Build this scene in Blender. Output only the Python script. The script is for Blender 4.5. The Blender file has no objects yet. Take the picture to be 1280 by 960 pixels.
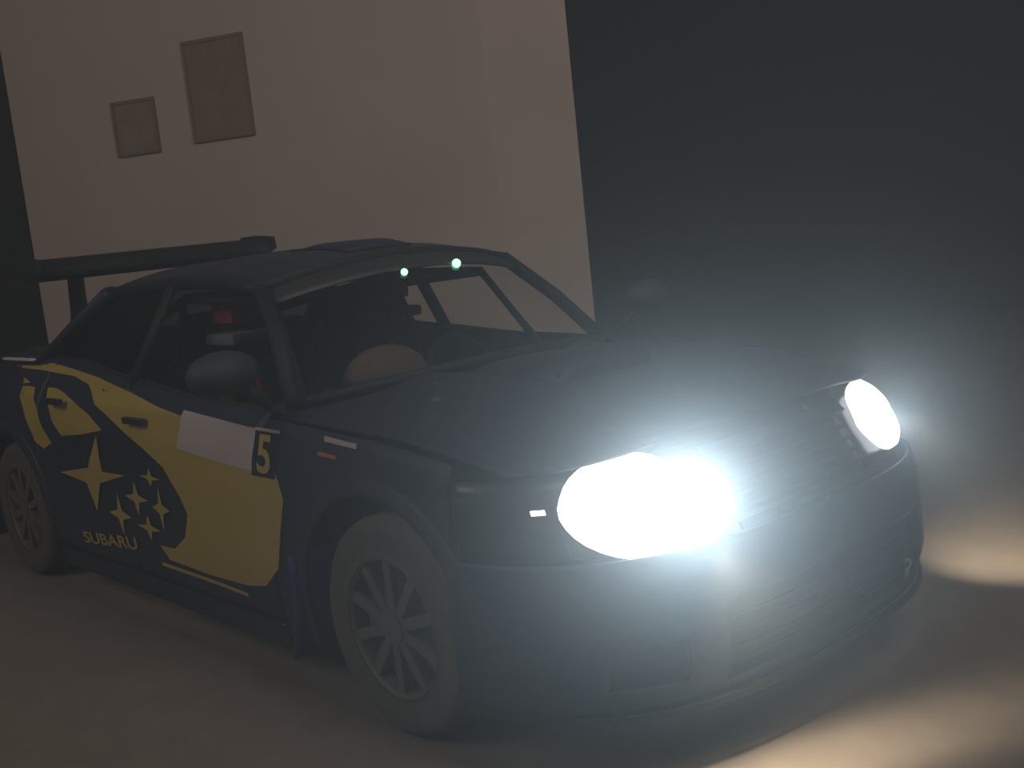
import bpy, bmesh, math, random
from mathutils import Vector, Matrix
from mathutils.geometry import tessellate_polygon
random.seed(7)
C = bpy.context.scene.collection
sc = bpy.context.scene

# ---------------------------------------------------------------- camera
CAM = Vector((2.47869851, -2.53867047, 1.37490549))
CR = Vector((0.67442737, 0.73071703, -0.10583165)); CU = Vector((-0.03244124, 0.17252564, 0.98447066))
CF = Vector((-0.73762815, 0.66052064, -0.14006138)); FPX = 1403.0
cd = bpy.data.cameras.new('camera'); cam = bpy.data.objects.new('camera', cd); C.objects.link(cam)
cam.matrix_world = Matrix(((CR.x, CU.x, -CF.x, CAM.x), (CR.y, CU.y, -CF.y, CAM.y), (CR.z, CU.z, -CF.z, CAM.z), (0, 0, 0, 1)))
cd.sensor_width = 36; cd.lens = FPX / 1280 * 36; cd.clip_start = 0.02
sc.camera = cam
sc.view_settings.view_transform = 'Standard'; sc.view_settings.look = 'None'
sc.view_settings.exposure = 0.2; sc.view_settings.gamma = 1.0; sc.view_settings.use_curve_mapping = False

# ---------------------------------------------------------------- world: black night, mist added to stand in for headlamp glare
GLARE_HAZE = 0.038; GLARE_MIST = 0.42      # added mist for the glare, thin everywhere, thicker round the nose of the car
w = bpy.data.worlds.new('night'); sc.world = w; w.use_nodes = True
nt = w.node_tree; nt.nodes.clear()
wo = nt.nodes.new('ShaderNodeOutputWorld'); bg = nt.nodes.new('ShaderNodeBackground')
bg.inputs['Color'].default_value = (0.9, 0.85, 0.8, 1); bg.inputs['Strength'].default_value = 0.0
vs = nt.nodes.new('ShaderNodeVolumeScatter'); vs.inputs['Density'].default_value = GLARE_HAZE
vs.inputs['Color'].default_value = (0.86, 0.95, 1.0, 1); vs.inputs['Anisotropy'].default_value = 0.45
geo = nt.nodes.new('ShaderNodeNewGeometry'); mp = nt.nodes.new('ShaderNodeMapping'); mp.vector_type = 'TEXTURE'
mp.inputs['Location'].default_value = (.84, -.32, .64); mp.inputs['Scale'].default_value = (.46, .75, .38)
ln = nt.nodes.new('ShaderNodeVectorMath'); ln.operation = 'DOT_PRODUCT'
nt.links.new(geo.outputs['Position'], mp.inputs['Vector']); nt.links.new(mp.outputs[0], ln.inputs[0]); nt.links.new(mp.outputs[0], ln.inputs[1])
def mnode(op, a, b=None, c=None):
    n = nt.nodes.new('ShaderNodeMath'); n.operation = op
    for i, v in enumerate((a, b, c)):
        if v is None: continue
        if isinstance(v, (int, float)): n.inputs[i].default_value = v
        else: nt.links.new(v, n.inputs[i])
    return n.outputs[0]
nt.links.new(mnode('MULTIPLY_ADD', mnode('EXPONENT', mnode('MULTIPLY', ln.outputs['Value'], -1.0)), GLARE_MIST, GLARE_HAZE), vs.inputs['Density'])
w.cycles.volume_step_size = 1.0; sc.cycles.volume_max_steps = 32
nt.links.new(bg.outputs[0], wo.inputs['Surface']); nt.links.new(vs.outputs[0], wo.inputs['Volume'])

# ---------------------------------------------------------------- unseen fill lights (warm area lights added for wall and car)
def area(name, loc, target, size, power, col):
    l = bpy.data.lights.new(name, 'AREA'); l.size = size; l.energy = power; l.color = col
    o = bpy.data.objects.new(name, l); C.objects.link(o); o.location = loc
    o.rotation_euler = (Vector(target) - Vector(loc)).to_track_quat('-Z', 'Y').to_euler(); return o
area('fill_light', (3.6, -0.2, 5.2), (-2.2, 1.2, 0.8), 2.5, 84, (1.0, 0.90, 0.82))
area('fill_light', (-1.5, -6.5, 5.0), (-1.0, 0.0, 0.4), 3.0, 75, (1.0, 0.90, 0.84))

# ---------------------------------------------------------------- helpers
def mat(name, col, rough=0.6, metal=0.0, coat=0.0, noise=0.0, nscale=30, emit=None, es=0.0, bump=0.0, spec=0.5):
    m = bpy.data.materials.new(name); m.use_nodes = True; t = m.node_tree; b = t.nodes['Principled BSDF']
    b.inputs['Base Color'].default_value = (*col, 1); b.inputs['Roughness'].default_value = rough
    b.inputs['Metallic'].default_value = metal; b.inputs['Coat Weight'].default_value = coat
    b.inputs['Specular IOR Level'].default_value = spec
    tc = t.nodes.new('ShaderNodeTexCoord'); n = t.nodes.new('ShaderNodeTexNoise'); n.inputs['Scale'].default_value = nscale
    n.inputs['Detail'].default_value = 6
    t.links.new(tc.outputs['Object'], n.inputs['Vector'])
    if noise:
        mx = t.nodes.new('ShaderNodeMix'); mx.data_type = 'RGBA'; mx.blend_type = 'MIX'
        mx.inputs[6].default_value = (*[c * (1 - noise) for c in col], 1); mx.inputs[7].default_value = (*[min(1, c * (1 + noise)) for c in col], 1)
        t.links.new(n.outputs['Fac'], mx.inputs[0]); t.links.new(mx.outputs[2], b.inputs['Base Color'])
    if bump:
        bp = t.nodes.new('ShaderNodeBump'); bp.inputs['Strength'].default_value = bump; bp.inputs['Distance'].default_value = 0.01
        t.links.new(n.outputs['Fac'], bp.inputs['Height']); t.links.new(bp.outputs[0], b.inputs['Normal'])
    if emit:
        b.inputs['Emission Color'].default_value = (*emit, 1); b.inputs['Emission Strength'].default_value = es
    return m
def glassmat(name, tint, refl):
    m = bpy.data.materials.new(name); m.use_nodes = True; t = m.node_tree; t.nodes.clear()
    o = t.nodes.new('ShaderNodeOutputMaterial'); mx = t.nodes.new('ShaderNodeMixShader'); tr = t.nodes.new('ShaderNodeBsdfTransparent')
    g = t.nodes.new('ShaderNodeBsdfGlossy'); lw = t.nodes.new('ShaderNodeLayerWeight'); lw.inputs['Blend'].default_value = .5
    pw = t.nodes.new('ShaderNodeMath'); pw.operation = 'POWER'; pw.inputs[1].default_value = 5.0; t.links.new(lw.outputs['Facing'], pw.inputs[0])
    fr = t.nodes.new('ShaderNodeMath'); fr.operation = 'MULTIPLY_ADD'; fr.inputs[1].default_value = refl; fr.inputs[2].default_value = .03; t.links.new(pw.outputs[0], fr.inputs[0])
    tr.inputs['Color'].default_value = (*tint, 1); g.inputs['Roughness'].default_value = 0.03
    t.links.new(fr.outputs[0], mx.inputs[0]); t.links.new(tr.outputs[0], mx.inputs[1]); t.links.new(g.outputs[0], mx.inputs[2])
    t.links.new(mx.outputs[0], o.inputs[0]); return m
M = dict(
    blue=mat('blue_paint', (0.015, 0.021, 0.045), 0.6, 0.0, 0.04, 0.1, 8),
    navy=mat('navy_print', (0.008, 0.012, 0.03), 0.5, 0, 0.2),
    yellow=mat('yellow_print', (0.47, 0.355, 0.075), 0.5, 0, 0.2, 0.08, 6),
    white=mat('white_print', (0.50, 0.44, 0.43), 0.6),
    black=mat('black_plastic', (0.008, 0.008, 0.009), 0.7, noise=0.2),
    carbon=mat('black_carbon', (0.006, 0.006, 0.008), 0.7, 0, 0.0),
    cabin=mat('cabin_black', (0.01, 0.009, 0.009), 0.9),
    tan=mat('tan_reflection', (0.10, 0.066, 0.048), 0.8, noise=0.15),
    red=mat('red_webbing', (0.36, 0.03, 0.03), 0.8),
    pale=mat('pale_cloth', (0.22, 0.22, 0.23), 0.9),
    flap=mat('blue_rubber', (0.035, 0.055, 0.20), 0.7),
    tyre=mat('dusty_tyre', (0.10, 0.083, 0.072), 0.95, noise=0.25, nscale=18, bump=0.3),
    rim=mat('dusty_rim', (0.12, 0.102, 0.09), 0.6, noise=0.2, nscale=12),
    steel=mat('steel_disc', (0.03, 0.03, 0.03), 0.6, 0.3),
    glass=glassmat('car_glass', (0.93, 0.94, 0.94), 0.5),
    dim_glass=glassmat('darkened_glass', (0.16, 0.16, 0.17), 0.3),  # glass colour darkened in place of a dark reflection
    lens=mat('lit_lens', (0.9, 0.9, 0.9), 0.2, emit=(0.92, 0.97, 1.0), es=3.0),
    chrome=mat('smoked_reflector', (0.04, 0.04, 0.045), 0.35, 0.5),
    green=mat('green_lamp', (0.3, 0.9, 0.4), 0.3, emit=(0.30, 1.0, 0.42), es=2.6),
    marker=mat('marker_lamp', (0.9, 0.9, 0.9), 0.3, emit=(1.0, 0.95, 0.95), es=2.2),
    orange=mat('orange_print', (0.5, 0.12, 0.03), 0.6),
    wall=mat('wall_paint', (0.56, 0.475, 0.41), 0.9, noise=0.10, nscale=1.6, bump=0.1),
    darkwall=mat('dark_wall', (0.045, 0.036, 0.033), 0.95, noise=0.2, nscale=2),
    floor=mat('brown_floor', (0.205, 0.176, 0.153), 0.9, noise=0.18, nscale=9, bump=0.25, spec=0.2),
    poster=mat('brown_print', (0.27, 0.185, 0.13), 0.8, noise=0.35, nscale=9),
    poster2=mat('grey_brown_print', (0.30, 0.22, 0.165), 0.8, noise=0.35, nscale=11),
    frame=mat('brown_frame', (0.24, 0.165, 0.115), 0.8),
)
def mesh(name, verts, faces, m, parent=None, smooth=False, solid=0.0, off=0.0):
    me = bpy.data.meshes.new(name); me.from_pydata([tuple(v) for v in verts], [], faces); me.validate(); me.materials.append(m)
    if smooth: me.polygons.foreach_set('use_smooth', [True] * len(me.polygons))
    o = bpy.data.objects.new(name, me); C.objects.link(o); o.parent = parent
    if solid:
        md = o.modifiers.new('thickness', 'SOLIDIFY'); md.thickness = solid; md.offset = off
    return o
def frombm(name, bm, m, parent=None, smooth=False):
    me = bpy.data.meshes.new(name); bm.normal_update(); bm.to_mesh(me); bm.free(); me.materials.append(m)
    if smooth: me.polygons.foreach_set('use_smooth', [True] * len(me.polygons))
    o = bpy.data.objects.new(name, me); C.objects.link(o); o.parent = parent; return o
def grid(fn, us, vs, skip=None):
    nu, nv = len(us), len(vs); V = [fn(a, b) for a in us for b in vs]; F = []
    for i in range(nu - 1):
        for j in range(nv - 1):
            if skip and skip(0.5 * (us[i] + us[i + 1]), 0.5 * (vs[j] + vs[j + 1])): continue
            F.append((i * nv + j, (i + 1) * nv + j, (i + 1) * nv + j + 1, i * nv + j + 1))
    return V, F
def lin(a, b, n): return [a + (b - a) * i / (n - 1) for i in range(n)]
def boxbm(bm, lo, hi, bev=0.0, rot=None):
    g = bmesh.new(); bmesh.ops.create_cube(g, size=1)
    for v in g.verts: v.co = Vector([lo[k] + (v.co[k] + 0.5) * (hi[k] - lo[k]) for k in range(3)])
    if bev: bmesh.ops.bevel(g, geom=g.edges[:], offset=bev, segments=2, affect='EDGES', profile=0.7)
    if rot:
        c = Vector([(lo[k] + hi[k]) / 2 for k in range(3)]); bmesh.ops.rotate(g, verts=g.verts[:], cent=c, matrix=rot)
    me = bpy.data.meshes.new('tmp'); g.to_mesh(me); g.free(); bm.from_mesh(me); bpy.data.meshes.remove(me)
def box(name, lo, hi, m, parent=None, bev=0.0, rot=None):
    bm = bmesh.new(); boxbm(bm, lo, hi, bev, rot); return frombm(name, bm, m, parent)
def tubebm(bm, pts, r, n=8, ry=None):
    pts = [Vector(p) for p in pts]; rings = []
    for i, p in enumerate(pts):
        d = (pts[min(i + 1, len(pts) - 1)] - pts[max(i - 1, 0)]).normalized()
        a = d.cross(Vector((0, 0, 1)))
        if a.length < 1e-3: a = Vector((1, 0, 0))
        a.normalize(); b = d.cross(a)
        rings.append([bm.verts.new(p + a * (r * math.cos(2 * math.pi * k / n)) + b * ((ry or r) * math.sin(2 * math.pi * k / n))) for k in range(n)])
    for q, s in zip(rings, rings[1:]):
        for k in range(n): bm.faces.new((q[k], q[(k + 1) % n], s[(k + 1) % n], s[k]))
    bm.faces.new(rings[0][::-1]); bm.faces.new(rings[-1])
def tube(name, pts, r, m, parent=None, n=8, ry=None):
    bm = bmesh.new(); tubebm(bm, pts, r, n, ry); return frombm(name, bm, m, parent, True)
def tab(T):
    def f(x):
        if x <= T[0][0]: return T[0][1]
        for (a, p), (b, q) in zip(T, T[1:]):
            if x <= b:
                t = (x - a) / (b - a); t = t * t * (3 - 2 * t) * 0.5 + t * 0.5; return p + (q - p) * t
        return T[-1][1]
    return f
def at(px, py, depth):   # a point seen in the photograph, at a real distance
    return CAM + (CF * FPX + CR * (px - 640) + CU * (480 - py)) * (depth / FPX)

# ---------------------------------------------------------------- setting
def structure(o): o['kind'] = 'structure'; return o
fl = structure(box('floor', (-14, -10, -0.1), (8, 14, 0.0), M['floor']))
def slab(name, a, b, z0, z1, t, m):     # upright slab from ground point a to b, thickness away from the camera
    a = Vector((a.x, a.y, 0)); b = Vector((b.x, b.y, 0)); d = (b - a).normalized(); n = Vector((-d.y, d.x, 0))
    if n.dot(CF) < 0: n = -n
    V = [a, b, b + n * t, a + n * t]; V = [v + Vector((0, 0, z)) for z in (z0, z1) for v in V]
    o = mesh(name, V, [(0, 1, 2, 3), (4, 5, 6, 7), (0, 1, 5, 4), (1, 2, 6, 5), (2, 3, 7, 6), (3, 0, 4, 7)], m)
    return structure(o)
WA, WB, WC = at(33, 260, 8.0), at(618, 200, 6.9), at(737, 330, 6.95)
slab('wall_left', WA, WB, 0, 4.6, 0.14, M['wall'])
slab('wall_right', WB, WC, 0, 4.6, 0.14, M['wall'])
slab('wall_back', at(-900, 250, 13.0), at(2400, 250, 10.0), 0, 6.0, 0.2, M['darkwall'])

wd = (WB - WA); wd.z = 0; wd.normalize(); wn = Vector((-wd.y, wd.x, 0))
if wn.dot(CF) > 0: wn = -wn            # towards the camera
def onwall(px, py):
    d = CF * FPX + CR * (px - 640) + CU * (480 - py); t = (WA - CAM).dot(wn) / d.dot(wn); p = CAM + d * t
    return (p - WA).dot(wd), p.z
def poster(name, px0, px1, pym0, pym1, m, label):
    s0, _ = onwall(px0, (pym0 + pym1) / 2); s1, _ = onwall(px1, (pym0 + pym1) / 2)
    _, z1 = onwall((px0 + px1) / 2, pym0); _, z0 = onwall((px0 + px1) / 2, pym1)
    root = bpy.data.objects.new(name, None); C.objects.link(root)
    base = Vector((WA.x, WA.y, 0)) + wd * (s0 + s1) / 2 + wn * 0.001
    root.matrix_world = Matrix(((wd.x, wn.x, 0, base.x), (wd.y, wn.y, 0, base.y), (0, 0, 1, (z0 + z1) / 2), (0, 0, 0, 1)))
    root['label'] = label; root['category'] = 'poster'
    W_, H_ = (s1 - s0) / 2, (z1 - z0) / 2
    bm = bmesh.new(); f = 0.022
    boxbm(bm, (-W_, 0, -H_), (-W_ + f, 0.018, H_)); boxbm(bm, (W_ - f, 0, -H_), (W_, 0.018, H_))
    boxbm(bm, (-W_ + f, 0, H_ - f), (W_ - f, 0.018, H_)); boxbm(bm, (-W_ + f, 0, -H_), (W_ - f, 0.018, -H_ + f))
    frombm('border', bm, M['frame'], root); box('sheet', (-W_ + f, 0, -H_ + f), (W_ - f, 0.012, H_ - f), m, root)
    return root
poster('wall_poster', 235, 312, 45, 175, M['poster'], 'larger tall brown poster on the pale wall, right of the small one')
poster('wall_poster', 144, 198, 124, 194, M['poster2'], 'small grey brown notice low on the pale wall, left of the tall poster')

# ---------------------------------------------------------------- the rally car
car = bpy.data.objects.new('rally_car', None); C.objects.link(car)
car['label'] = 'dark blue rally car with headlights on, yellow star graphic and high rear wing'
car['category'] = 'car'
WB_ = -2.86                                                            # rear axle
Wt = tab([(-3.45, .76), (-3.25, .84), (-2.86, .885), (-2.4, .868), (-1.6, .862), (-.6, .862), (0, .885), (.36, .872), (.6, .80)])
Pt = tab([(.10, -.05), (.2, -.02), (.4, 0), (.62, .0), (.74, -.012), (.84, -.035), (.92, -.085), (1.02, -.16)])
Zs = tab([(-3.3, 1.0), (-2.7, 1.0), (-2.2, .985), (-1.65, .93), (-1.1, .885), (-.5, .865), (0, .845), (.4, .80), (.7, .76)])
def ys(x, z): return Wt(x) + Pt(z)
def arch(x, z, cx, r): return (x - cx) ** 2 + (z - .31) ** 2 < r * r
AR = 0.40
def panel(name, x0, x1, z0, z1, s, m=None, cx=None, parent=car, nx=None):
    us = lin(x0, x1, nx or max(6, int(abs(x1 - x0) / .035)))
    vs_ = lin(0, 1, 20)
    f0 = z0 if callable(z0) else (lambda x: z0); f1 = z1 if callable(z1) else (lambda x: z1)
    def P(x, v):
        z = f0(x) + (f1(x) - f0(x)) * v
        if cx is not None:
            d = math.hypot(x - cx, z - .31)
            if AR - .035 < d < AR + .02:                                # pull the rim of the opening onto a circle
                k = AR / d; x = cx + (x - cx) * k; z = .31 + (z - .31) * k
        return (x, s * ys(x, z), z)
    sk = None
    if cx is not None:
        sk = lambda x, v: arch(x, f0(x) + (f1(x) - f0(x)) * v, cx, AR - .012)
    V, F = grid(P, us, vs_, sk)
    o = mesh(name, V, F, m or M['blue'], parent, True, 0.012, 0.0)
    bm = bmesh.new(); bm.from_mesh(o.data)
    bmesh.ops.delete(bm, geom=[v for v in bm.verts if not v.link_faces], context='VERTS'); bm.to_mesh(o.data); bm.free(); return o
def polar(cx, r0, r1, s, a0=-0.22, a1=math.pi + .22, out=0.012):
    def P(a, k):
        r = r0 + (r1 - r0) * k; x = cx + r * math.cos(a); z = .31 + r * math.sin(a); return (x, s * (ys(x, min(z, .8)) + out * (1 - k * .9)), z)
    return grid(P, lin(a0, a1, 40), lin(0, 1, 4))
for s in (-1, 1):
    panel('front_fender', -.58, .33, .16, lambda x: Zs(x) - .004, s, cx=0.0)
    panel('front_door', -1.635, -.592, .215, lambda x: Zs(x) + .01, s)
    d2 = panel('rear_door', -2.47, -1.647, .215, lambda x: Zs(x) + .01, s)
    panel('rear_quarter', -3.27, -2.482, .2, lambda x: Zs(x) + .005, s, cx=WB_)
    panel('sill', -2.47, -.592, .105, .205, s, M['navy'])
    for cx in (0.0, WB_):
        V, F = polar(cx, AR - .015, AR + .035, s); mesh('wheel_arch', V, F, M['blue'], car, True, 0.014)
    # door handles
    box('door_handle', (-1.56, s * .862 - .012, .80), (-1.40, s * .862 + .012, .825), M['navy'], car, 0.006)
    box('door_handle', (-2.30, s * .868 - .012, .84), (-2.16, s * .868 + .012, .865), M['navy'], car, 0.006)

# nose and tail surfaces
def nose(t, z, d, back=0.3):
    sn = math.sin(t); y = .872 * (abs(sn) ** 0.625) * (1 if sn >= 0 else -1)
    return (back + d * abs(math.cos(t)), y, z)
def tail(t, z, d):
    sn = math.sin(t); y = .86 * (abs(sn) ** 0.6) * (1 if sn >= 0 else -1)
    return (-3.28 - d * abs(math.cos(t)), y + 0, z)
def tq(y): return math.asin(max(-1, min(1, (abs(y) / .872) ** 1.6))) * (1 if y >= 0 else -1)
Db = tab([(.12, .50), (.18, .55), (.3, .585), (.5, .575), (.56, .55)])
Dn = tab([(.55, .53), (.62, .50), (.70, .45), (.78, .38)])
H = math.pi / 2
ts = lin(-H, H, 61)
V, F = grid(lambda t, z: nose(t, z, Db(z)), ts, lin(.185, .565, 25),
            lambda t, z: (abs(nose(t, z, 1)[1]) < .46 and .21 < z < .42) or (.56 < abs(nose(t, z, 1)[1]) < .72 and .25 < z < .36))
bump = mesh('front_bumper', V, F, M['blue'], car, True, 0.012)
V, F = grid(lambda t, z: nose(t, z, Db(.3) - .05), lin(tq(-.47), tq(.47), 21), lin(.19, .44, 4))
mesh('intake_backing', V, F, M['black'], bump, True)
for z in (.25, .29, .33, .37):
    bm = bmesh.new(); tubebm(bm, [nose(t, z, Db(z) - .02) for t in lin(tq(-.46), tq(.46), 15)], .006, 6); frombm('intake_bar', bm, M['black'], bump)
for s in (-1, 1):
    V, F = grid(lambda t, z: nose(t, z, Db(z) - .03), lin(tq(s * .55), tq(s * .73), 7), lin(.24, .37, 4))
    mesh('lamp_blank', V, F, M['black'], bump, True)
V, F = grid(lambda t, z: nose(t, z, .52 + .05), ts, [.165, .185]); mesh('front_splitter', V, F, M['black'], car, False, .012)
# strip between bumper and bonnet, split round grille and headlights
def zlo(y): return .575
def ztop(y): return .765 - .02 * max(0, abs(y) - .3)
def nosepatch(name, y0, y1, z0, z1, m, parent, dd=0.0, n=16, solid=.012):
    V, F = grid(lambda t, v: nose(t, z0 + (z1 - z0) * v, Dn(z0 + (z1 - z0) * v) + dd), lin(tq(y0), tq(y1), n), lin(0, 1, 7))
    return mesh(name, V, F, m, parent, True, solid)
gr = nosepatch('upper_grille', -.30, .30, .585, .735, M['black'], car, -.035)
for z in (.61, .64, .67, .70):
    bm = bmesh.new(); tubebm(bm, [nose(t, z, Dn(z) - .012) for t in lin(tq(-.29), tq(.29), 9)], .007, 6); frombm('grille_bar', bm, M['steel'], gr)
nosepatch('grille_surround', -.33, .33, .735, .765, M['blue'], car)
nosepatch('grille_surround', -.33, .33, .565, .585, M['blue'], car)
LAMP = 25.0
for s in (-1, 1):
    hl = nosepatch('headlight', s * .31, s * .868, .565, .765, M['chrome'], car, -.05)
    def P(a, r):                                                       # oval lens bulging out of the housing
        y = .555 + .182 * r * math.cos(a); z = (.667 if s < 0 else .682) + (.123 if s < 0 else .102) * r * math.sin(a)
        x = nose(tq(min(y, .865)), 0, Dn(min(max(z, .56), .78)))[0]
        return (x - .02 + .05 * math.sqrt(max(0, 1 - r * r)), s * y, z)
    V, F = grid(P, lin(0, 2 * math.pi, 33), lin(0, 1, 9))
    mesh('lens', V, F, M['lens'], hl, True)
    nosepatch('lamp_cover', s * .745, s * .868, .58, .73, M['black'], hl, -.012, 6)
    # small side marker on the outer corner of the lamp
    V, F = grid(lambda t, z: nose(t, z, Dn(z) + .012), lin(tq(s * .768), tq(s * .79), 5), lin(.684, .696, 3))
    mesh('marker_lamp', V, F, M['marker'], hl, True, .006)
    # the lamp's own light: a wide glow from the lens
    pl = bpy.data.lights.new('headlight_beam', 'SPOT'); pl.energy = LAMP * (1.3 if s < 0 else .3); pl.color = (0.76, 0.91, 1.0); pl.shadow_soft_size = .03
    pl.spot_size = math.radians(168); pl.spot_blend = .6
    po = bpy.data.objects.new('headlight_beam', pl); C.objects.link(po); po.parent = car; po.location = (.79, s * .52, .675) if s < 0 else (.77, .46, .675)
    po.rotation_euler = Vector((1, -.8 if s < 0 else 0, .6)).to_track_quat('-Z', 'Y').to_euler()
def beam(loc, target, power, size, blend, sx, sy, col):  # extra spots added and shaped to throw the warm floor pools
    l = bpy.data.lights.new('pool_spot', 'SPOT'); l.energy = power; l.spot_size = size; l.spot_blend = blend; l.color = col; l.shadow_soft_size = .03
    o = bpy.data.objects.new('pool_spot', l); C.objects.link(o); o.parent = car; o.location = loc
    o.rotation_euler = (Vector(target) - Vector(loc)).to_track_quat('-Z', 'Y').to_euler(); o.scale = (sx, sy, 1)
beam((.915, -.56, .60), (1.0, -.34, 0), 46, math.radians(112), 1.0, .26, 1.0, (1.0, .86, .62))
beam((.70, .74, .62), (.72, 1.56, 0), 70, math.radians(60), 1.0, 1.0, 1.0, (1.0, .86, .62))

# bonnet
def hood(v, k):
    y = (2 * k - 1)
    xf = nose(tq(y * .80), 0, Dn(.77))[0] + .0; xb = -.56 + .24 * (1 - y * y)
    x = xb + (xf - xb) * v; yw = (ys(x, Zs(x)) - .012) if x < .33 else .80
    yy = y * min(.80, yw) if x < .33 else y * .80
    zb = Zs(x) - .004; ridge = .028 * math.exp(-((abs(yy) - .36) / .10) ** 2)
    z = zb + .055 * (1 - y * y) + ridge * min(1, (1 - v) * 3 + .15)
    z += (.765 - zb - .0) * max(0, (v - .75) / .25) ** 2 * .6
    return (x, yy, z)
V, F = grid(hood, lin(0, 1, 30), lin(0, 1, 33)); bon = mesh('bonnet', V, F, M['blue'], car, True, .012)
# scoop on the bonnet
V = []; F = []
prof = [(-.38, .0), (-.30, .035), (.02, .085), (.10, .085), (.11, .07), (.10, .02)]
for i, (x, h) in enumerate(prof):
    for k in range(9):
        y = -.24 + .06 * k; e = 1 - abs(k - 4) ** 4 / 256.0
        V.append((x, y, .885 - (x + .38) * .07 + h * e + .018))
for i in range(len(prof) - 1):
    for k in range(8): F.append((i * 9 + k, (i + 1) * 9 + k, (i + 1) * 9 + k + 1, i * 9 + k + 1))
mesh('bonnet_scoop', V, F, M['blue'], bon, True, .008)
box('scoop_mouth', (.08, -.21, .87), (.095, .21, .925), M['black'], bon, .004)
for s in (-1, 1):
    box('bonnet_pin', (.50, s * .48 - .03, .826), (.56, s * .48 + .03, .834), M['steel'], bon, .003)

# tail
V, F = grid(lambda t, z: tail(t, z, .27 + .03 * math.sin((z - .2) * 7)), lin(-H, H, 41), lin(.2, .60, 10)); mesh('rear_bumper', V, F, M['blue'], car, True, .012)
V, F = grid(lambda t, z: tail(t, z, .26 - .1 * (z - .6)), lin(-H * .62, H * .62, 25), lin(.61, .985, 10)); bt = mesh('boot_panel', V, F, M['blue'], car, True, .012)
for s in (-1, 1):
    V, F = grid(lambda t, z: tail(t, z, .265), lin(s * H * .63, s * H * .99, 10), lin(.72, .92, 5)); mesh('tail_lamp', V, F, mat('tail_red', (.12, .01, .01), .3), car, True, .01)
    V, F = grid(lambda t, z: tail(t, z, .26), lin(s * H * .63, s * H * .99, 10), lin(.605, .715, 4)); mesh('tail_corner', V, F, M['blue'], car, True, .01)
    V, F = grid(lambda t, z: tail(t, z, .25), lin(s * H * .63, s * H * .99, 10), lin(.925, .995, 4)); mesh('tail_corner', V, F, M['blue'], car, True, .01)
def deck(v, k):
    y = 2 * k - 1; xr = tail(math.asin(min(1, abs(y) * .98)), 0, .22)[0]; xf = -2.72 - .10 * (1 - y * y)
    x = xf + (xr - xf) * v; return (x, y * (.66 + .08 * v), 1.0 + .03 * (1 - y * y) - .01 * v)
V, F = grid(deck, lin(0, 1, 9), lin(0, 1, 15)); mesh('boot_lid', V, F, M['blue'], car, True, .012)
for s in (-1, 1):   # shoulders beside the boot lid
    V, F = grid(lambda x, k: (x, s * ((.665 - .02 * 0) + (ys(x, 1.0) - .665) * k), 1.0 + .0 * k), lin(-3.28, -2.40, 10), lin(0, 1, 4)); mesh('rear_shoulder', V, F, M['blue'], car, True, .01)
box('underbody', (-3.2, -.55, .13), (.42, .55, .20), M['black'], car)
box('engine_bulkhead', (-.52, -.70, .20), (-.48, .70, .84), M['black'], car)
for s in (-1, 1): box('inner_wing', (-.48, s * .58 - .01, .20), (.40, s * .58 + .01, .74), M['black'], car)
box('boot_floor', (-3.2, -.60, .20), (-2.36, .60, .95), M['black'], car)

# greenhouse
RT = tab([(-2.2, 1.275), (-1.6, 1.295), (-1.2, 1.285), (-.95, 1.25)]); RC = tab([(-2.2, 1.345), (-1.6, 1.36), (-1.2, 1.35), (-.88, 1.315)])
def roof(v, k):
    y = 2 * k - 1; xf = -.95 + .06 * (1 - y * y); xb = -2.17 - .05 * (1 - y * y); x = xf + (xb - xf) * v
    return (x, y * .565, RC(x) - (RC(x) - RT(x)) * abs(y) ** 2.4)
V, F = grid(roof, lin(0, 1, 18), lin(0, 1, 21)); rf = mesh('roof', V, F, M['blue'], car, True, .018)
V = []; F = []
prof = [(-1.02, .0), (-1.03, .02), (-1.10, .026), (-1.30, .018), (-1.42, .0)]
for (x, h) in prof:
    for k in range(7): V.append((x, -.15 + .05 * k, RC(x) + .008 + h * (1 - (abs(k - 3) / 3) ** 4 * .8)))
for i in range(len(prof) - 1):
    for k in range(6): F.append((i * 7 + k, (i + 1) * 7 + k, (i + 1) * 7 + k + 1, i * 7 + k + 1))
mesh('roof_vent', V, F, M['blue'], rf, True, .006)
def ws(v, k):      # v 0 at the base, 1 at the roof
    y = 2 * k - 1; q = 1 - y * y
    b = Vector((-.585 + .22 * q, y * .715, .895 + .055 * q)); t = Vector((-.955 + .06 * q, y * .56, 1.245 + .072 * q))
    p = b.lerp(t, v); p += Vector((.02, 0, .02)) * math.sin(math.pi * v) * .6; return p
V, F = grid(ws, lin(0, .82, 10), lin(.01, .99, 25)); mesh('windscreen', V, F, M['glass'], car, True)
V, F = grid(ws, lin(.82, 1.0, 4), lin(.01, .99, 25)); mesh('sun_strip', V, F, mat('sun_strip_film', (.035, .033, .034), .5), car, True, .006)
tube('windscreen_header', [ws(1.0, k) + Vector((0, 0, .0)) for k in lin(0, 1, 13)], .016, M['carbon'], car, 8)
tube('scuttle', [ws(0, k) + Vector((-.01, 0, -.012)) for k in lin(0, 1, 13)], .018, M['carbon'], car, 8)
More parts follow.
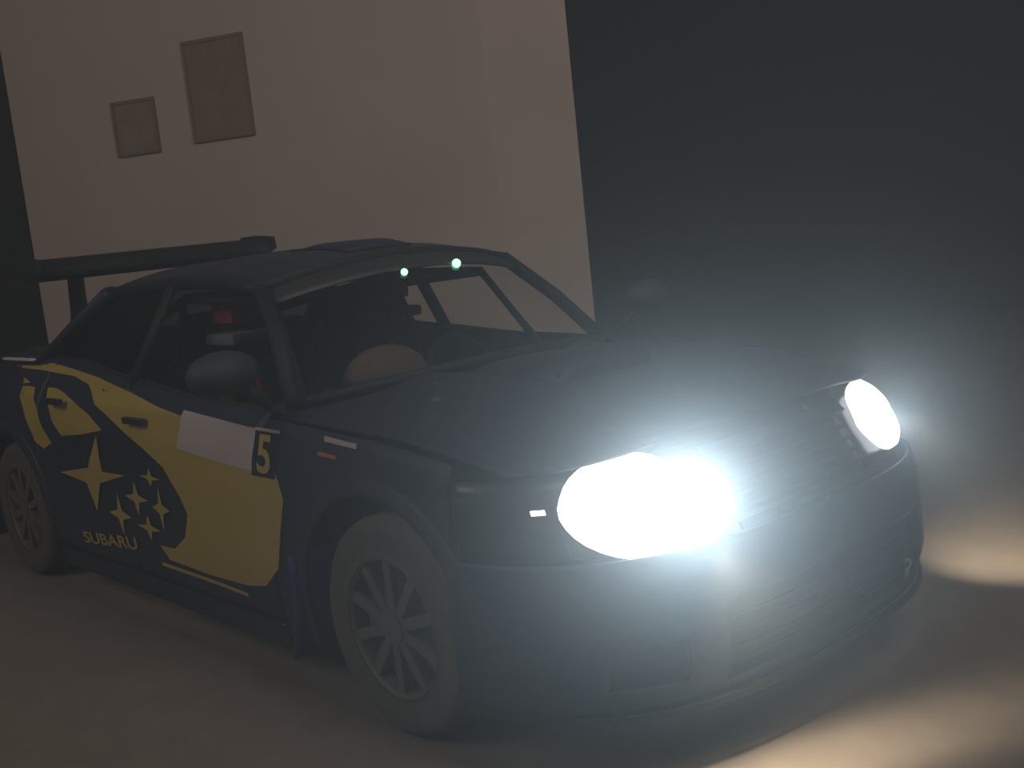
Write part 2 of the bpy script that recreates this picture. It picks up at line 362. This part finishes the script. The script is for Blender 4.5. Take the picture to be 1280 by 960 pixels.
for s in (-1, 1):
    a0, a1 = Vector((-.585, s * .72, .885)), Vector((-.955, s * .563, 1.245))
    tube('front_pillar', [a0, a0.lerp(a1, .5) + Vector((.012, 0, .012)), a1], .028, M['carbon'], car, 8)
    tube('roof_rail', [(x, s * .566, RT(x) - .008) for x in lin(-.955, -2.2, 12)], .024, M['carbon'], car, 8)
    tube('middle_pillar', [(-1.64, s * .775, .93), (-1.62, s * .66, 1.13), (-1.60, s * .572, 1.285)], .034, M['carbon'], car, 8, .02)
    tube('rear_pillar', [(-2.66, s * .70, 1.0), (-2.42, s * .635, 1.14), (-2.19, s * .565, 1.27)], .06, M['blue'], car, 10, .03)
    tube('belt_moulding', [(x, s * (ys(x, Zs(x)) - .015), Zs(x) + .012) for x in lin(-.60, -2.55, 16)], .012, M['carbon'], car, 6)
    def sg(x0b, x0t, x1b, x1t):
        def P(u, v):
            xb = x0b + (x1b - x0b) * u; xt = x0t + (x1t - x0t) * u; zb = Zs(xb) + .012; b = Vector((xb, s * (ys(xb, Zs(xb)) - .015), zb))
            t = Vector((xt, s * .568, RT(xt) - .02)); p = b.lerp(t, v); p.y += s * .012 * math.sin(math.pi * v); return p
        return grid(P, lin(0, 1, 9), lin(0, 1, 7))
    V, F = sg(-.62, -.97, -1.62, -1.585); mesh('front_side_window', V, F, M['glass'], car, True)
    V, F = sg(-1.665, -1.62, -2.52, -2.17); mesh('rear_side_window', V, F, M['dim_glass'] if s < 0 else M['glass'], car, True)
    # mirror
    arm = tube('door_mirror', [(-.60, s * .80, .90), (-.55, s * .90, .98)], .018, M['carbon'], car, 6)
    bm = bmesh.new(); bmesh.ops.create_uvsphere(bm, u_segments=16, v_segments=10, radius=1)
    for v in bm.verts:
        v.co = Vector((-.55 + max(-.035, v.co.x * .075), s * .965 + v.co.y * .115, 1.03 + v.co.z * .068))
    frombm('mirror_shell', bm, mat('mirror_blue', (.03, .036, .06), .65), arm, True)
    box('mirror_glass', (-.592, s * .965 - .09, .985), (-.586, s * .965 + .09, 1.075), M['chrome'], arm, .002)
def rw(v, k):
    y = 2 * k - 1; q = 1 - y * y
    b = Vector((-2.72 - .10 * q, y * .66, 1.0 + .03 * q)); t = Vector((-2.17 - .05 * q, y * .555, 1.27 + .07 * q)); return b.lerp(t, v)
V, F = grid(rw, lin(0, 1, 7), lin(0, 1, 15)); mesh('rear_window', V, F, M['dim_glass'], car, True)

# cabin: dash, seats, belts, cage, lamps
V, F = grid(lambda k, v: (ws(0, k) + Vector((-.02 - .34 * v, 0, -.03 - .03 * math.sin(math.pi * v)))) if v < .99 else Vector((-.95, (2 * k - 1) * .62, .62)), lin(.03, .97, 15), lin(0, 1, 7))
dash = mesh('dashboard', V, F, M['cabin'], car, True, .01)
bm = bmesh.new(); bmesh.ops.create_uvsphere(bm, u_segments=20, v_segments=12, radius=1)
for v in bm.verts: v.co = Vector((-.66 + v.co.x * .10, -.30 + v.co.y * .17, .90 + max(0, v.co.z) * .115))
hump = frombm('reflection_hump', bm, M['tan'], dash, True); hump['label'] = 'tan rounded hump added on the dashboard for a reflection in the windscreen'  # made-up hump, its tan colour stands in for a windscreen reflection
for s in (-1, 1):
    st = box('bucket_seat', (-1.62, s * .34 - .23, .28), (-1.12, s * .34 + .23, .42), M['cabin'], car, .05)
    box('backrest', (-1.72, s * .34 - .22, .36), (-1.60, s * .34 + .22, .98), M['cabin'], st, .05, Matrix.Rotation(-.15, 3, 'Y'))
    box('headrest', (-1.82, s * .34 - .14, .92), (-1.72, s * .34 + .14, 1.10), M['cabin'], st, .04)
    box('backrest_top', (-1.70, s * .34 - .19, .95), (-1.62, s * .34 + .19, 1.16), M['cabin'], st, .03)
    box('head_pad', (-1.60, s * .36 - .075, 1.11), (-1.44, s * .36 + .075, 1.235), M['red'], st, .03)
    box('shoulder_pad', (-1.66, s * .36 - .10, 1.03), (-1.40, s * .36 + .10, 1.075), M['pale'], st, .015)
    for q in (-1, 1):
        tube('harness_belt', [(-1.655, s * .34 + q * .07, .99), (-1.60, s * .34 + q * .08, .90), (-1.54, s * .34 + q * .09, .60), (-1.50, s * .34 + q * .1, .45)], .028, M['red'], st, 6, .006)
wheel_c = Vector((-1.02, .34, .80))
bm = bmesh.new()
pts = [wheel_c + Vector((.06 * math.sin(a) * -1, .165 * math.cos(a), .155 * math.sin(a))) for a in lin(0, 2 * math.pi, 25)]
tubebm(bm, pts, .013, 6); tubebm(bm, [wheel_c, wheel_c + Vector((.2, 0, -.06))], .02, 6)
for a in (0, math.pi, -H): tubebm(bm, [wheel_c, wheel_c + Vector((.06 * math.sin(a) * -1, .16 * math.cos(a), .15 * math.sin(a)))], .01, 5)
frombm('steering_wheel', bm, M['cabin'], car, True)
cage = tube('roll_cage', [(-.86, -.52, .35), (-.80, -.56, .90), (-1.02, -.49, 1.20), (-1.02, .49, 1.20), (-.80, .56, .90), (-.86, .52, .35)], .02, M['cabin'], car, 8)
tube('cage_hoop', [(-1.66, -.64, .3), (-1.66, -.60, .95), (-1.66, -.50, 1.22), (-1.66, .50, 1.22), (-1.66, .60, .95), (-1.66, .64, .3)], .02, M['cabin'], cage, 8)
for s in (-1, 1):
    tube('cage_tube', [(-1.02, s * .49, 1.20), (-1.66, s * .50, 1.22), (-2.45, s * .52, .98)], .018, M['cabin'], cage, 8)
    tube('cage_tube', [(-.86, s * .60, .45), (-1.66, s * .62, .70)], .018, M['cabin'], cage, 8)
tube('cage_tube', [(-1.66, -.60, .95), (-1.66, .60, .40)], .018, M['cabin'], cage, 8)
tube('cage_tube', [(-2.45, -.52, .98), (-1.70, .48, 1.2)], .018, M['cabin'], cage, 8)

GREEN = [(0.795, 0.425), (0.825, 0.65)]
for px, (v, k) in zip((505, 570), GREEN):
    bm = bmesh.new(); bmesh.ops.create_uvsphere(bm, u_segments=12, v_segments=8, radius=.017 if px > 540 else .013)
    for q in bm.verts: q.co += ws(v, k) + Vector((.012, 0, 0))
    frombm('green_lamp', bm, M['green'], car, True)
# wheels
def wheel(cx, s):
    R, Wd = .315, .20; yo = s * .862
    wv = [(.20, 0), (.215, -.012), (.24, .0), (.285, .004), (.307, -.012), (R, -.035), (R, -Wd + .035), (.30, -Wd + .01), (.2, -Wd)]
    bm = bmesh.new(); n = 40; rings = []
    for (r, dy) in wv:
        rings.append([bm.verts.new((cx + r * math.cos(2 * math.pi * k / n), yo + s * dy, R + r * math.sin(2 * math.pi * k / n))) for k in range(n)])
    for a, b in zip(rings, rings[1:]):
        for k in range(n): bm.faces.new((a[k], a[(k + 1) % n], b[(k + 1) % n], b[k]))
    wh = frombm('wheel', bm, M['tyre'], car, True)
    bm = bmesh.new(); rings = []
    for (r, dy) in [(.205, -.004), (.196, -.002), (.190, -.02), (.185, -.16)]:
        rings.append([bm.verts.new((cx + r * math.cos(2 * math.pi * k / n), yo + s * dy, R + r * math.sin(2 * math.pi * k / n))) for k in range(n)])
    for a, b in zip(rings, rings[1:]):
        for k in range(n): bm.faces.new((a[k], a[(k + 1) % n], b[(k + 1) % n], b[k]))
    frombm('rim', bm, M['rim'], wh, True)
    sp = bmesh.new()
    boxbm(sp, (-.0165, -.012, .03), (.0165, .012, .192), .005)
    me = bpy.data.meshes.new('spoke'); sp.to_mesh(me); sp.free(); me.materials.append(M['rim'])
    for k in range(10):
        o = bpy.data.objects.new('spoke', me); C.objects.link(o); o.parent = wh; o.location = (cx, yo - s * .022, R); o.rotation_euler = (0, 2 * math.pi * k / 10, 0)
    def disc(name, r, y0, y1, m):
        bm = bmesh.new(); bmesh.ops.create_cone(bm, cap_ends=True, segments=28, radius1=r, radius2=r, depth=abs(y1 - y0), matrix=Matrix.Translation((cx, yo + s * (y0 + y1) / 2, R)) @ Matrix.Rotation(H, 4, 'X')); return frombm(name, bm, m, wh)
    disc('hub', .045, -.04, -.005, M['rim']); disc('brake_disc', .183, -.07, -.055, M['rim'])
    return wh
for cx in (0.0, WB_):
    for s in (-1, 1): wheel(cx, s)
# mud flaps behind the front wheels and rear wheels
for s in (-1, 1):
    for cx, x0 in ((0, -.45), (WB_, WB_ - .43)):
        V, F = grid(lambda u, v: (x0 - .05 * v + .02 * math.sin(v * 3), s * (.70 + .19 * u - .03 * v * (1 - u)), .46 - .335 * v), lin(0, 1, 5), lin(0, 1, 8))
        mesh('mud_flap', V, F, M['flap'], car, True, .006)

# rear wing
wg = []
def foil(y, c=.26, th=.12, x=-2.95, z=1.375):
    return [Vector((x + c * (.5 - q) , y, z + th * 1.5 * math.sqrt(max(0, q)) * (1 - q) * sgn + .10 * c * (q - .3))) for q, sgn in [(0, 1), (.05, 1), (.2, 1), (.45, 1), (.75, 1), (1, 1), (.75, -.5), (.45, -.5), (.2, -.5), (.05, -.5)]]
V = []; F = []
yl = lin(-.64, .60, 9)
for y in yl: V += foil(y)
for i in range(8):
    for k in range(10): F.append((i * 10 + k, i * 10 + (k + 1) % 10, (i + 1) * 10 + (k + 1) % 10, (i + 1) * 10 + k))
F.append(tuple(range(10))); F.append(tuple(80 + k for k in range(10))[::-1])
wing = mesh('rear_wing', V, F, M['carbon'], car, True)
for s in (-1, 1):
    bm = bmesh.new(); ol = [(-2.78, 1.385), (-2.79, 1.445), (-2.95, 1.46), (-3.12, 1.46), (-3.12, 1.36), (-3.0, 1.345), (-2.86, 1.36)]
    A = [bm.verts.new((x, (-.02 + s * .62) - .009, z)) for x, z in ol]; B = [bm.verts.new((x, (-.02 + s * .62) + .009, z)) for x, z in ol]
    bm.faces.new(A); bm.faces.new(B[::-1])
    for k in range(7): bm.faces.new((A[k], B[k], B[(k + 1) % 7], A[(k + 1) % 7]))
    frombm('end_plate', bm, M['carbon'], wing)
    bm = bmesh.new(); ol = [(-2.90, 1.0), (-2.87, 1.2), (-2.86, 1.40), (-3.0, 1.40), (-3.03, 1.2), (-3.10, 1.0)]
    A = [bm.verts.new((x, s * .42 - .012, z)) for x, z in ol]; B = [bm.verts.new((x, s * .42 + .012, z)) for x, z in ol]
    bm.faces.new(A); bm.faces.new(B[::-1])
    for k in range(6): bm.faces.new((A[k], B[k], B[(k + 1) % 6], A[(k + 1) % 6]))
    frombm('wing_support', bm, M['carbon'], wing)

# ---------------------------------------------------------------- printed graphics laid on the near side of the car
def lay(bm, name, m, parent, off, s=-1):
    bmesh.ops.triangulate(bm, faces=bm.faces[:])
    xs = [v.co.x for v in bm.verts]; zs = [v.co.z for v in bm.verts]
    x = math.floor(min(xs) / .06) * .06
    while x < max(xs):
        bmesh.ops.bisect_plane(bm, geom=bm.verts[:] + bm.edges[:] + bm.faces[:], plane_co=(x, 0, 0), plane_no=(1, 0, 0)); x += .06
    z = math.floor(min(zs) / .05) * .05
    while z < max(zs):
        bmesh.ops.bisect_plane(bm, geom=bm.verts[:] + bm.edges[:] + bm.faces[:], plane_co=(0, 0, z), plane_no=(0, 0, 1)); z += .05
    for v in bm.verts: v.co.y = s * (ys(v.co.x, v.co.z) + off)
    return frombm(name, bm, m, parent, True)
def decal(name, pts, m, parent, off):
    bm = bmesh.new(); vv = [bm.verts.new((x, 0, z)) for x, z in pts]
    for t in tessellate_polygon([[Vector((x, z, 0)) for x, z in pts]]): bm.faces.new([vv[i] for i in t])
    return lay(bm, name, m, parent, off)
L0, L1, L2, L3 = .009, .0115, .014, .0165
yb = decal('yellow_panel', [(-3.02, .985), (-2.78, .992), (-2.5, .988), (-2.226, .968), (-1.95, .945), (-1.645, .905), (-1.343, .865), (-1.141, .845), (-.48, .832), (-.50, .706), (-.459, .633), (-.505, .526), (-.55, .403), (-.66, .325), (-.783, .305), (-1.056, .298), (-1.35, .305), (-1.40, .355), (-1.277, .36), (-1.177, .415), (-1.13, .504), (-1.178, .571), (-1.279, .658), (-1.451, .717), (-1.69, .79), (-1.89, .851), (-2.031, .919), (-2.2, .945), (-2.4, .952), (-2.6, .962), (-2.8, .966)], M['yellow'], car, L0)
decal('yellow_swoosh', [(-2.45, .905), (-2.263, .885), (-2.096, .852), (-1.94, .809), (-1.797, .757), (-2.0, .728), (-2.209, .709), (-2.315, .767), (-2.393, .849)], M['yellow'], yb, L0)
decal('yellow_swoosh', [(-2.73, .93), (-2.577, .895), (-2.494, .81), (-2.413, .725), (-2.321, .672), (-2.41, .64), (-2.50, .663), (-2.60, .763), (-2.70, .865)], M['yellow'], yb, L0)
decal('navy_disc', [(-2.36, .60), (-2.30, .66), (-2.209, .700), (-2.0, .72), (-1.80, .745), (-1.69, .78), (-1.451, .71), (-1.285, .655), (-1.185, .57), (-1.14, .504), (-1.185, .42), (-1.28, .365), (-1.40, .30), (-1.6, .24), (-2.0, .225), (-2.30, .23), (-2.345, .45)], M['navy'], yb, .0075)
def star(cx, cz, rx, rz, inner=.26):
    pts = []
    for k in range(8):
        a = H / 2 * k; r = 1 if k % 2 == 0 else inner * 1.15
        x = cx + rx * r * math.cos(a); z = cz + rz * r * math.sin(a); pts.append((x, z))
    return pts
def stardecal(pts, c, parent):
    bm = bmesh.new(); cv = bm.verts.new((c[0], 0, c[1])); vv = [bm.verts.new((x, 0, z)) for x, z in pts]
    for k in range(8): bm.faces.new((cv, vv[k], vv[(k + 1) % 8]))
    lay(bm, 'star', M['yellow'], parent, L2)
disc_ = yb
stardecal([(-1.60, .600), (-1.81, .595), (-1.845, .735), (-1.945, .60), (-2.25, .555), (-1.985, .535), (-1.92, .425), (-1.85, .545)], (-1.89, .572), yb)
for cx, cz, rx, rz in ((-1.53, .520, .10, .068), (-1.70, .436, .10, .085), (-1.33, .502, .07, .085), (-1.385, .612, .085, .035), (-1.455, .415, .10, .05)):
    stardecal(star(cx, cz, rx, rz), (cx, cz), yb)
def word(txt, x0, z0, width, height, m, name, parent, slope=0.0, off=L3):
    cu = bpy.data.curves.new('tmp_text', 'FONT'); cu.body = txt; cu.fill_mode = 'FRONT'; cu.offset = 0.02
    o = bpy.data.objects.new('tmp_text', cu); C.objects.link(o)
    bpy.context.view_layer.update()
    me = bpy.data.meshes.new_from_object(o.evaluated_get(bpy.context.evaluated_depsgraph_get()))
    C.objects.unlink(o); bpy.data.objects.remove(o)
    xs = [v.co.x for v in me.vertices]; ysx = [v.co.y for v in me.vertices]
    a, b, c, d = min(xs), max(xs), min(ysx), max(ysx)
    bm = bmesh.new(); bm.from_mesh(me); bpy.data.meshes.remove(me)
    for v in bm.verts:
        u = (v.co.x - a) / (b - a); q = (v.co.y - c) / (d - c); v.co = Vector((x0 + width * u, 0, z0 + height * q + slope * u))
    return lay(bm, name, m, parent, off)
word('SUBARU', -2.13, .262, .53, .052, M['yellow'], 'lettering', yb, .045)
pla = decal('number_plate', [(-1.135, .865), (-.88, .85), (-.628, .834), (-.645, .702), (-.90, .715), (-1.16, .735)], M['white'], car, L1)
decal('number_box', [(-.628, .838), (-.475, .836), (-.505, .690), (-.648, .690)], M['navy'], pla, L1)
decal('box_edge', [(-.628, .840), (-.475, .838), (-.478, .828), (-.63, .830)], M['white'], pla, L2)
word('5', -.605, .703, .085, .118, M['yellow'], 'digit', pla, 0, L3)
# small stickers on the near front wing
decal('small_sticker', [(-.22, .826), (-.05, .818), (-.05, .832), (-.22, .842)], M['white'], car, L1)
decal('small_sticker', [(-.25, .785), (-.15, .782), (-.15, .792), (-.25, .797)], M['orange'], car, L1)
decal('lower_stripe', [(-1.43, .285), (-1.02, .282), (-.80, .276), (-.80, .262), (-1.02, .268), (-1.43, .27)], M['yellow'], car, L0)
box('shoulder_glint', (-2.98, -.80, 1.004), (-2.62, -.775, 1.014), mat('painted_glint', (.75, .75, .8), .4), car, .003)  # added pale strip, a fender reflection put in as colour
